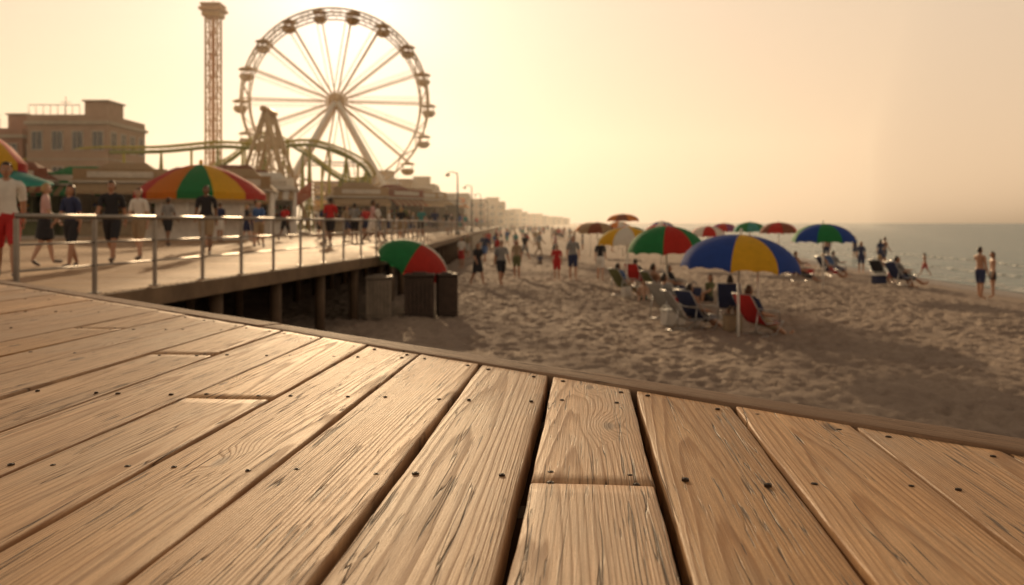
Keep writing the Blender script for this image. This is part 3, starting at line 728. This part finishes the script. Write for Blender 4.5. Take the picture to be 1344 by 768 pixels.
for sx in(-2.4,2.4):
    for yy in(-.7,.7): mb.cyl((0,yy,H_),(sx,yy,3.2),.09,cream)
v=[];f=[]; nn=15
for i in range(nn):
    t=-1+2*i/(nn-1); X=4.2*t; zb=1.9+1.6*t*t; w=1.1*(1-t*t*.75)
    v+=[(X,-w,zb+1.0+.5*t*t),(X,-w*.6,zb),(X,w*.6,zb),(X,w,zb+1.0+.5*t*t)]
for i in range(nn-1):
    for k in range(3): f.append((i*4+k,(i+1)*4+k,(i+1)*4+k+1,i*4+k+1))
mb.add(v,f,gc[0],True); 
for i in range(-3,4): mb.box((i*.95,0,2.5+.09*i*i),(.12,1.6,.7),gc[1])
mb.obj('swinging_ship_ride',None,(-24.2,85,WALK),0)

# ------------------------------------------------------------ buildings
gm=mat('window_glass',(.05,.06,.07),.15,spec=.8); frm=mat('window_frame',(.5,.45,.38),.5)
def building(name,x,y,w,d,h,col,floors,cols,extra=True,z=WALK):
    mb=MB(); wm=mat('stucco_%02d%02d%02d'%tuple(int(c*99) for c in col),col,.85,var=.1,scale=.8,bump=.01); tm=mat('trim_stone',(.42,.36,.28),.7)
    mb.box((0,0,h/2),(w,d,h),wm); mb.box((0,0,h+.18),(w+.5,d+.5,.36),tm); 
    for s in((0,-d/2+.1,w,.2),(0,d/2-.1,w,.2)): mb.box((s[0],s[1],h+.7),(s[2],s[3],.7),wm)
    for sx in(-1,1): mb.box((sx*(w/2-.1),0,h+.7),(.2,d-.4,.7),wm)
    fh=h/floors
    for fl in range(floors):
        zc=fh*(fl+.55)
        mb.box((0,0,fh*fl+.1),(w+.12,d+.12,.16),tm)
        for face,W_,D_ in((0,w,d),(1,d,w),(2,d,w)):
            nc=cols if face==0 else max(2,int(cols*d/w))
            for c in range(nc):
                t=(c+.5)/nc*W_-W_/2; ww=W_/nc*.5; wh=fh*.5
                if face==0: T=Matrix.Translation((t,-d/2,zc))
                elif face==1: T=Matrix.Translation((w/2,t,zc))@Matrix.Rotation(math.pi/2,4,'Z')
                else: T=Matrix.Translation((-w/2,t,zc))@Matrix.Rotation(-math.pi/2,4,'Z')
                mb.box((0,-.01,0),(ww,.06,wh),gm,T)
                for a,b,cx,cz in((ww+.16,.09,0,wh/2+.05),(ww+.3,.12,0,-wh/2-.06),(.08,wh,-ww/2-.04,0),(.08,wh,ww/2+.04,0),(.05,wh,0,0)): mb.box((cx,-.05,cz),(a if cx==0 and cz!=0 else .08 if cx else .05,.12,b if cz else wh),frm,T)
    if extra:
        mb.box((w*.2,0,h+1.6),(w*.3,d*.4,2.4),wm); mb.box((w*.2,0,h+2.88),(w*.34,d*.46,.16),tm)
        mb.cyl((-w*.3,0,h),(-w*.3,0,h+3.6),.05,alu); mb.cyl((-w*.3-.6,0,h+3),(-w*.3+.6,0,h+3),.03,alu)
        for i in range(8): mb.cyl((-w/2+i*w*.09,-d/2+.3,h+1),(-w/2+i*w*.09,-d/2+.3,h+2.1),.04,alu)
        mb.cyl((-w/2,-d/2+.3,h+2.1),(-w/2+.63*w,-d/2+.3,h+2.1),.05,alu)
        mb.box((-w*.35,.5,h+.9),(1.4,1.2,1.2),alu)
    return mb.obj(name,None,(x,y,z))
building('seafront_building',-46.6,94,8.5,9,11.2,(.40,.28,.2),3,4)
building('seafront_building',-56,96,7,9,10.0,(.36,.20,.14),3,3)
building('arcade_building',-68,100,12,12,8,(.4,.3,.2),2,5)
dist=[(-24,205,12,12,9,3),(-19,250,13,14,8.4,3),(-30,190,10,12,9.5,3),(-17,300,16,16,8.2,3),(-12,370,18,20,9,3),(-8,460,20,22,8.5,3),(-2,560,24,24,8.8,3),(6,700,30,26,9,3),(18,860,36,30,9,3),(34,1050,42,30,9.5,3),(60,1350,60,40,9.5,3),(-34,170,9,9,8,2),(-22,165,8,8,6.4,2)]
for i,(x,y,w,d,h,fl) in enumerate(dist):
    building('seafront_building',x,y,w,d,h,[(.38,.29,.2),(.32,.25,.18),(.40,.33,.25),(.32,.21,.15)][i%4],fl,5,extra=(i%2==0),z=WALK if y<420 else 0)
def stall(x,y,w,d,h,roof,wall,rz=0,stripes=None):
    mb=MB(); wm=mat('stall_'+wall,CL.get(wall) or UC[wall],.7); 
    mb.box((0,d/2-.05,h/2),(w,.1,h),wm)
    for sx in(-1,1): mb.box((sx*(w/2-.05),0.0,h/2),(.1,d-.22,h),wm); mb.box((sx*(w/2-.08),-d/2,h/2),(.16,.16,h),wm)
    mb.box((0,-d/2,.5),(w-.34,.12,1.0),wm); mb.box((0,-d/2-.1,1.03),(w-.34,.5,.06),frm)
    mb.box((0,-.1,h+.06),(w+.4,d+.5,.12),frm); mb.box((0,-d/2-.08,h+.55),(w,.1,.8),um(roof),bev=.02)
    mb.box((0,-d/2-.14,h+.55),(w*.7,.04,.4),frm)
    n=int(w/.4); cols=stripes or [roof,'tan']
    for i in range(n):
        a=-w/2+w*i/n;b=-w/2+w*(i+1)/n
        mb.add([(a,-d/2-.15,h-.05),(b,-d/2-.15,h-.05),(b,-d/2-1.1,h-.6),(a,-d/2-1.1,h-.6),(b,-d/2-1.12,h-.8),(a,-d/2-1.12,h-.8)],[(0,1,2,3),(3,2,4,5)],um(cols[i%len(cols)]))
    for i in range(3): mb.box((0,d/2-.3,.8+i*.6),(w-.5,.3,.05),frm)
    for i in range(int(w/.35)):
        for k in range(3): mb.ell((-w/2+.4+i*.33,d/2-.3,.95+k*.6),(.11,.11,.13),um(['red','yellow','blue','green','orange'][(i*3+k)%5]),None,8,6)
    mb.add([(-w/2-.2,-d/2-.3,h+.13),(w/2+.2,-d/2-.3,h+.13),(w/2+.2,d/2+.2,h+.13),(-w/2-.2,d/2+.2,h+.13),(-w*.2,0,h+1.5),(w*.2,0,h+1.5)],[(0,1,5,4),(1,2,5),(2,3,4,5),(3,0,4)],um(roof))
    mb.obj('game_stall',None,(x,y,WALK),rz)
stall(-19.3,68,4,4,3.4,'white','white',.2); stall(-14.5,80,5,4,3.2,'tan','khaki',.35); stall(-12.6,90,5,4,3.4,'brown','khaki',.9); stall(-12,102,5,4,3.6,'tan','khaki',1.0)
stall(-12.4,118,6,4,4.2,'tan','khaki',1.1); stall(-12,135,6,4,4.5,'white','khaki',1.1); stall(-12,155,7,4,4.5,'orange','khaki',1.2); stall(-27,60,6,4,3.6,'tan','khaki',.2); stall(-32,64,6,4,3.6,'green','olive',.1); stall(-36,62,6,4,3.8,'brown','olive',.1)
stall(-17.2,54,4,3.4,2.8,'tan','white',.2); stall(-24,74,6,4,4.4,'brown','khaki',.1)
stall(-30,80,7,4,4.6,'brown','khaki',.1); stall(-38,84,7,4,4.6,'tan','khaki',.1)
def kiosk(name,x,y,rad,eave,top,cols,wall,under=None,n=48):
    mb=MB(); wm=mat('kiosk_'+wall,CL[wall],.6)
    prof=[(.01,top),(rad*.2,top-.05*(top-eave)),(rad*.5,eave+.72*(top-eave)),(rad*.8,eave+.36*(top-eave)),(rad,eave)]
    mb.lathe(prof[::-1],None,n,None,[um(c) for c in cols]); mb.lathe([(rad,eave-.35),(rad,eave)],None,n,None,[um(c) for c in cols])
    mb.lathe([(rad*.82,0),(rad*.82,1.05),(rad*.9,1.05),(rad*.9,1.12),(rad*.75,1.12)],wm,n)
    mb.lathe([(rad*.8,eave-.5),(rad*.84,eave-.5),(rad*.84,eave-.02),(.1,eave-.02)],wm,n)
    for k in range(12): t=k*math.pi/6+.1; mb.cyl((rad*.8*math.cos(t),rad*.8*math.sin(t),1.1),(rad*.8*math.cos(t),rad*.8*math.sin(t),eave-.4),.06,wm)
    mb.lathe([(rad*.68,0),(rad*.68,eave-.1)],wm,n); mb.lathe([(.08,top-.02),(.12,top+.12),(.001,top+.3)],um('yellow'),10)
    if under: mb.lathe([(rad*1.35,eave-.9),(rad*1.33,eave-.8),(rad*.95,eave-.36)],um(under),n); 
    mb.obj(name,None,(x,y,WALK))
kiosk('striped_kiosk',-16.4,45,3.3,2.4,3.95,['red','green','orange','yellow','red','orange','green','red','orange','green','yellow','red'],'white')
kiosk('carousel',-25.8,39,3.2,3.6,5.8,['red','purple','green','red','orange','purple','red','teal','purple','red','purple','yellow'],'khaki','teal')

# ------------------------------------------------------------ sand
def hsh(a,b,s):
    n=(a*374761393+b*668265263+s*1442695041)&0xffffffff; n=((n^(n>>13))*1274126177)&0xffffffff; return ((n^(n>>16))&0xffff)/65535.0
def vnoise(x,y,seed):
    xi=np.floor(x).astype(np.int64); yi=np.floor(y).astype(np.int64); fx=x-xi; fy=y-yi; fx=fx*fx*(3-2*fx); fy=fy*fy*(3-2*fy)
    h=lambda a,b:hsh(a,b,seed)
    return (h(xi,yi)*(1-fx)+h(xi+1,yi)*fx)*(1-fy)+(h(xi,yi+1)*(1-fx)+h(xi+1,yi+1)*fx)*fy
def axis(lo,hi,fine0,fine1,step,g):
    a=list(np.arange(fine0,fine1,step)); s=step; v=a[-1]
    while v<hi: s*=g; v+=s; a.append(min(v,hi))
    s=step; v=a[0]; pre=[]
    while v>lo: s*=g; v-=s; pre.append(max(v,lo))
    return np.array(pre[::-1]+a)
xs=axis(-400,420,-5,22,.075,1.05); ys=axis(-60,2500,4,30,.075,1.012)
X,Y=np.meshgrid(xs,ys); shore=lambda y:17.7+.067*y+.5*np.sin(y*.11)+.25*np.sin(y*.31+1)
def sandz(X,Y):
    d=np.maximum(np.hypot(X-4,Y-15),1); fade=np.clip(1.2-d/140,.0,1)
    z=.05*(vnoise(X/2.6,Y/2.6,1)-.5)+.05*(vnoise(X/.9,Y/.9,2)-.5)+.06*(vnoise(X/.30,Y/.30,3)-.5)+.03*(vnoise(X/.16,Y/.16,4)-.5)
    for cell,amp,rad,sd in((.38,.07,.11,11),(.26,.05,.075,21)):
        cx=np.floor(X/cell).astype(np.int64); cy=np.floor(Y/cell).astype(np.int64); dent=np.zeros_like(X)
        for i in(-1,0,1):
            for j in(-1,0,1):
                px=(cx+i+hsh(cx+i,cy+j,sd))*cell; py=(cy+j+hsh(cx+i,cy+j,sd+1))*cell; st_=hsh(cx+i,cy+j,sd+2)
                q=((X-px)**2+((Y-py)*.8)**2)/rad**2; dent+=st_*(-np.exp(-q)+.5*np.exp(-(np.sqrt(q)-1.45)**2*6))
        z+=amp*dent
    s=X-shore(Y); k=np.clip((-s-1.5)/6,0,1); z*=k*fade
    z+=np.where(s>-7,-.035*(s+7),0); return np.maximum(z,-2.0)-.02
Z=sandz(X,Y)
V=np.stack([X,Y,Z],-1).reshape(-1,3); nx,ny=len(xs),len(ys)
idx=np.arange(nx*ny).reshape(ny,nx); F=np.stack([idx[:-1,:-1],idx[:-1,1:],idx[1:,1:],idx[1:,:-1]],-1).reshape(-1,4)
me=bpy.data.meshes.new('sand_beach'); me.vertices.add(len(V)); me.vertices.foreach_set('co',V.ravel()); me.loops.add(F.size); me.loops.foreach_set('vertex_index',F.ravel()); me.polygons.add(len(F)); me.polygons.foreach_set('loop_start',np.arange(0,F.size,4)); me.polygons.foreach_set('loop_total',np.full(len(F),4)); me.update(calc_edges=True); me.validate()
me.polygons.foreach_set('use_smooth',np.ones(len(F),bool))
m,nt,out=newmat('sand'); tc=N(nt,'ShaderNodeTexCoord'); ob=tc.outputs['Object']
n1=N(nt,'ShaderNodeTexNoise',{'Vector':ob,'Scale':.6,'Detail':6.0}).outputs[0]; n2=N(nt,'ShaderNodeTexNoise',{'Vector':ob,'Scale':14.0,'Detail':6.0,'Roughness':.7}).outputs[0]; n3=N(nt,'ShaderNodeTexNoise',{'Vector':ob,'Scale':4.5,'Detail':4.0}).outputs[0]
c=mixc(nt,ramp(nt,n1,[(.35,0),(.65,1)]),(.255,.20,.165),(.33,.265,.215)); c=mixc(nt,ramp(nt,n2,[(.4,0),(.8,.5)]),c,(.18,.14,.115))
sp=N(nt,'ShaderNodeSeparateXYZ',{0:ob})
wetf=M(nt,'MULTIPLY',M(nt,'SUBTRACT',-.155,M(nt,'ADD',sp.outputs[2],M(nt,'MULTIPLY',M(nt,'SUBTRACT',n3,.5),.05))),20.0,clamp=True)
c=mixc(nt,wetf,c,(.13,.095,.07)); hgt=M(nt,'ADD',M(nt,'MULTIPLY',n2,.4),n3)
b=N(nt,'ShaderNodeBump',{'Height':hgt,'Distance':.05,'Strength':M(nt,'SUBTRACT',1.0,wetf)})
p=N(nt,'ShaderNodeBsdfPrincipled',{'Base Color':c,'Roughness':M(nt,'MULTIPLY_ADD',wetf,-.55,.95),'Specular IOR Level':.2,'Normal':b.outputs[0]}); nt.links.new(p.outputs[0],out.inputs[0]); me.materials.append(m)
o=bpy.data.objects.new('sand_beach',me); scene.collection.objects.link(o)
# ------------------------------------------------------------ sea
m,nt,out=newmat('sea_water'); tc=N(nt,'ShaderNodeTexCoord'); ob=tc.outputs['Object']
mp=N(nt,'ShaderNodeMapping',{'Vector':ob,'Rotation':(0,0,R(4)),'Scale':(1,.35,1)}).outputs[0]
w1=N(nt,'ShaderNodeTexNoise',{'Vector':mp,'Scale':.5,'Detail':6.0,'Roughness':.6}).outputs[0]; w2=N(nt,'ShaderNodeTexNoise',{'Vector':mp,'Scale':2.5,'Detail':5.0}).outputs[0]
b=N(nt,'ShaderNodeBump',{'Height':M(nt,'ADD',w1,M(nt,'MULTIPLY',w2,.3)),'Distance':.9,'Strength':1.0})
c=mixc(nt,w1,(.03,.09,.10),(.05,.14,.145))
p=N(nt,'ShaderNodeBsdfPrincipled',{'Base Color':c,'Roughness':.25,'IOR':1.33,'Specular IOR Level':.4,'Normal':b.outputs[0]}); nt.links.new(p.outputs[0],out.inputs[0])
mb=MB(); yl=list(np.arange(-60,160,1.5))+list(np.geomspace(160,9000,60)); SZ=-.235
v=[];f=[]
for y_ in yl: 
    sx=17.7+.067*y_-1.0; v+=[(sx,y_,SZ),(sx+40,y_,SZ),(9000,y_,SZ)]
for i in range(len(yl)-1): a=i*3; f+=[(a,a+1,a+4,a+3),(a+1,a+2,a+5,a+4)]
mb.add(v,f,m); mb.obj('sea')
m,nt,out=newmat('surf_foam'); tc=N(nt,'ShaderNodeTexCoord'); ob=tc.outputs['Object']
f1=N(nt,'ShaderNodeTexNoise',{'Vector':ob,'Scale':1.6,'Detail':8.0,'Roughness':.7}).outputs[0]
p=N(nt,'ShaderNodeBsdfPrincipled',{'Base Color':(.55,.55,.53,1),'Roughness':.8,'Alpha':ramp(nt,f1,[(.46,0),(.60,1)])}); nt.links.new(p.outputs[0],out.inputs[0])
mb=MB(); 
for off,wd,ht,ph in((.3,1.2,.01,0),(4.2,.7,.06,1.3),(9.5,.6,.08,2.9)):
    v=[];f=[];yl=list(np.arange(5,220,.7))
    for y_ in yl:
        c0=17.7+.067*y_+.5*math.sin(y_*.11)*(1 if off<1 else .5)+off+.4*math.sin(y_*.19+ph)+.25*math.sin(y_*.53+ph); w_=wd*(.35+.65*abs(math.sin(y_*.06+ph)))
        for q,zz in((-1,0),(-.4,ht),(.2,ht*.9),(1,0)): v.append((c0+q*w_/2,y_,SZ+.012+zz))
    for i in range(len(yl)-1):
        for k in range(3): f.append((i*4+k,i*4+k+1,(i+1)*4+k+1,(i+1)*4+k))
    mb.add(v,f,m,True)
mb.obj('surf_foam')

# ------------------------------------------------------------ haze
m,nt,out=newmat('sea_haze'); vs_=N(nt,'ShaderNodeVolumeScatter',{'Color':(1,.97,.92,1),'Density':.0005,'Anisotropy':.6}); nt.links.new(vs_.outputs[0],out.inputs['Volume'])
mb=MB(); # bank of haze hanging over the shore town; its seaward side slants away from the beach
hv=[(-900,35),(30,35),(260,620),(-900,620)]
mb.add([(a,b,-3) for a,b in hv]+[(a,b,62) for a,b in hv],[(3,2,1,0),(4,5,6,7),(0,1,5,4),(1,2,6,5),(2,3,7,6),(3,0,4,7)],m); hz=mb.obj('sea_haze')

# ------------------------------------------------------------ sky & sun
w=bpy.data.worlds.new('World'); scene.world=w; w.use_nodes=True; nt=w.node_tree; nt.nodes.clear()
sd=Vector((math.sin(R(SUN_AZ))*math.cos(R(SUN_EL)),math.cos(R(SUN_AZ))*math.cos(R(SUN_EL)),math.sin(R(SUN_EL))))
out=N(nt,'ShaderNodeOutputWorld'); sky=N(nt,'ShaderNodeTexSky',sky_type='NISHITA'); sky.sun_disc=False; sky.sun_elevation=R(SUN_EL); sky.sun_rotation=R(SUN_AZ); sky.dust_density=5.0; sky.air_density=1.2; sky.ozone_density=.6
lum=N(nt,'ShaderNodeRGBToBW',{0:sky.outputs[0]}).outputs[0]; Ls=M(nt,'MULTIPLY',lum,.12)
# hazy evening air: compress the brightness range, warm the hue, aureole round the sun
tcw=N(nt,'ShaderNodeTexCoord'); nrm=N(nt,'ShaderNodeVectorMath',{0:tcw.outputs['Generated']},operation='NORMALIZE').outputs[0]
cosang=N(nt,'ShaderNodeVectorMath',{0:nrm,1:tuple(sd)},operation='DOT_PRODUCT').outputs['Value']
ang=M(nt,'ARCCOSINE',M(nt,'MINIMUM',M(nt,'MAXIMUM',cosang,-1.0),1.0))
aur=M(nt,'ADD',M(nt,'MULTIPLY',M(nt,'EXPONENT',M(nt,'MULTIPLY',ang,-1/.11)),.75),M(nt,'MULTIPLY',M(nt,'EXPONENT',M(nt,'MULTIPLY',ang,-1/.40)),.10))
f_=M(nt,'DIVIDE',M(nt,'MULTIPLY',Ls,.66),M(nt,'ADD',Ls,.065)); f_=M(nt,'MULTIPLY',M(nt,'ADD',f_,aur),1/.12)
inv=M(nt,'DIVIDE',1.0,M(nt,'MAXIMUM',lum,.001))
chroma=N(nt,'ShaderNodeVectorMath',{0:sky.outputs[0],'Scale':inv},operation='SCALE').outputs[0]
up=N(nt,'ShaderNodeSeparateXYZ',{0:nrm}).outputs[2]
pe=mixc(nt,M(nt,'MULTIPLY',M(nt,'MAXIMUM',up,0.0),4.0,clamp=True),(1.36,.925,.55),(1.28,.95,.65))
hue=mixc(nt,.97,chroma,pe)
hue=mixc(nt,M(nt,'MULTIPLY',M(nt,'EXPONENT',M(nt,'MULTIPLY',ang,-1/.22)),.9),hue,(1.12,.97,.80))
ov=ramp(nt,up,[(.25,1),(.8,.40)])
fin=N(nt,'ShaderNodeVectorMath',{0:hue,'Scale':M(nt,'MULTIPLY',f_,ov)},operation='SCALE').outputs[0]
bg=N(nt,'ShaderNodeBackground',{'Color':fin,'Strength':.12}); nt.links.new(bg.outputs[0],out.inputs[0])
L_=bpy.data.lights.new('sun','SUN'); L_.energy=5.0; L_.color=(1,.70,.40); L_.angle=R(.6)
so=bpy.data.objects.new('sun',L_); scene.collection.objects.link(so)
so.rotation_euler=sd.to_track_quat('Z','Y').to_euler(); so.location=sd*50
# ------------------------------------------------------------ camera
cd=bpy.data.cameras.new('camera'); cd.lens=30; cd.sensor_width=36; cd.shift_y=-91/1344; cd.clip_end=20000; cd.clip_start=.02
cd.dof.use_dof=True; cd.dof.focus_distance=1.2; cd.dof.aperture_fstop=6.3
co=bpy.data.objects.new('camera',cd); scene.collection.objects.link(co); co.location=(0,0,EYE); co.rotation_euler=(math.pi/2,0,0); scene.camera=co
scene.view_settings.view_transform='Standard'; scene.view_settings.look='None'; scene.view_settings.exposure=0
print('POLYS',sum(len(o.data.polygons) for o in scene.objects if o.type=='MESH'))
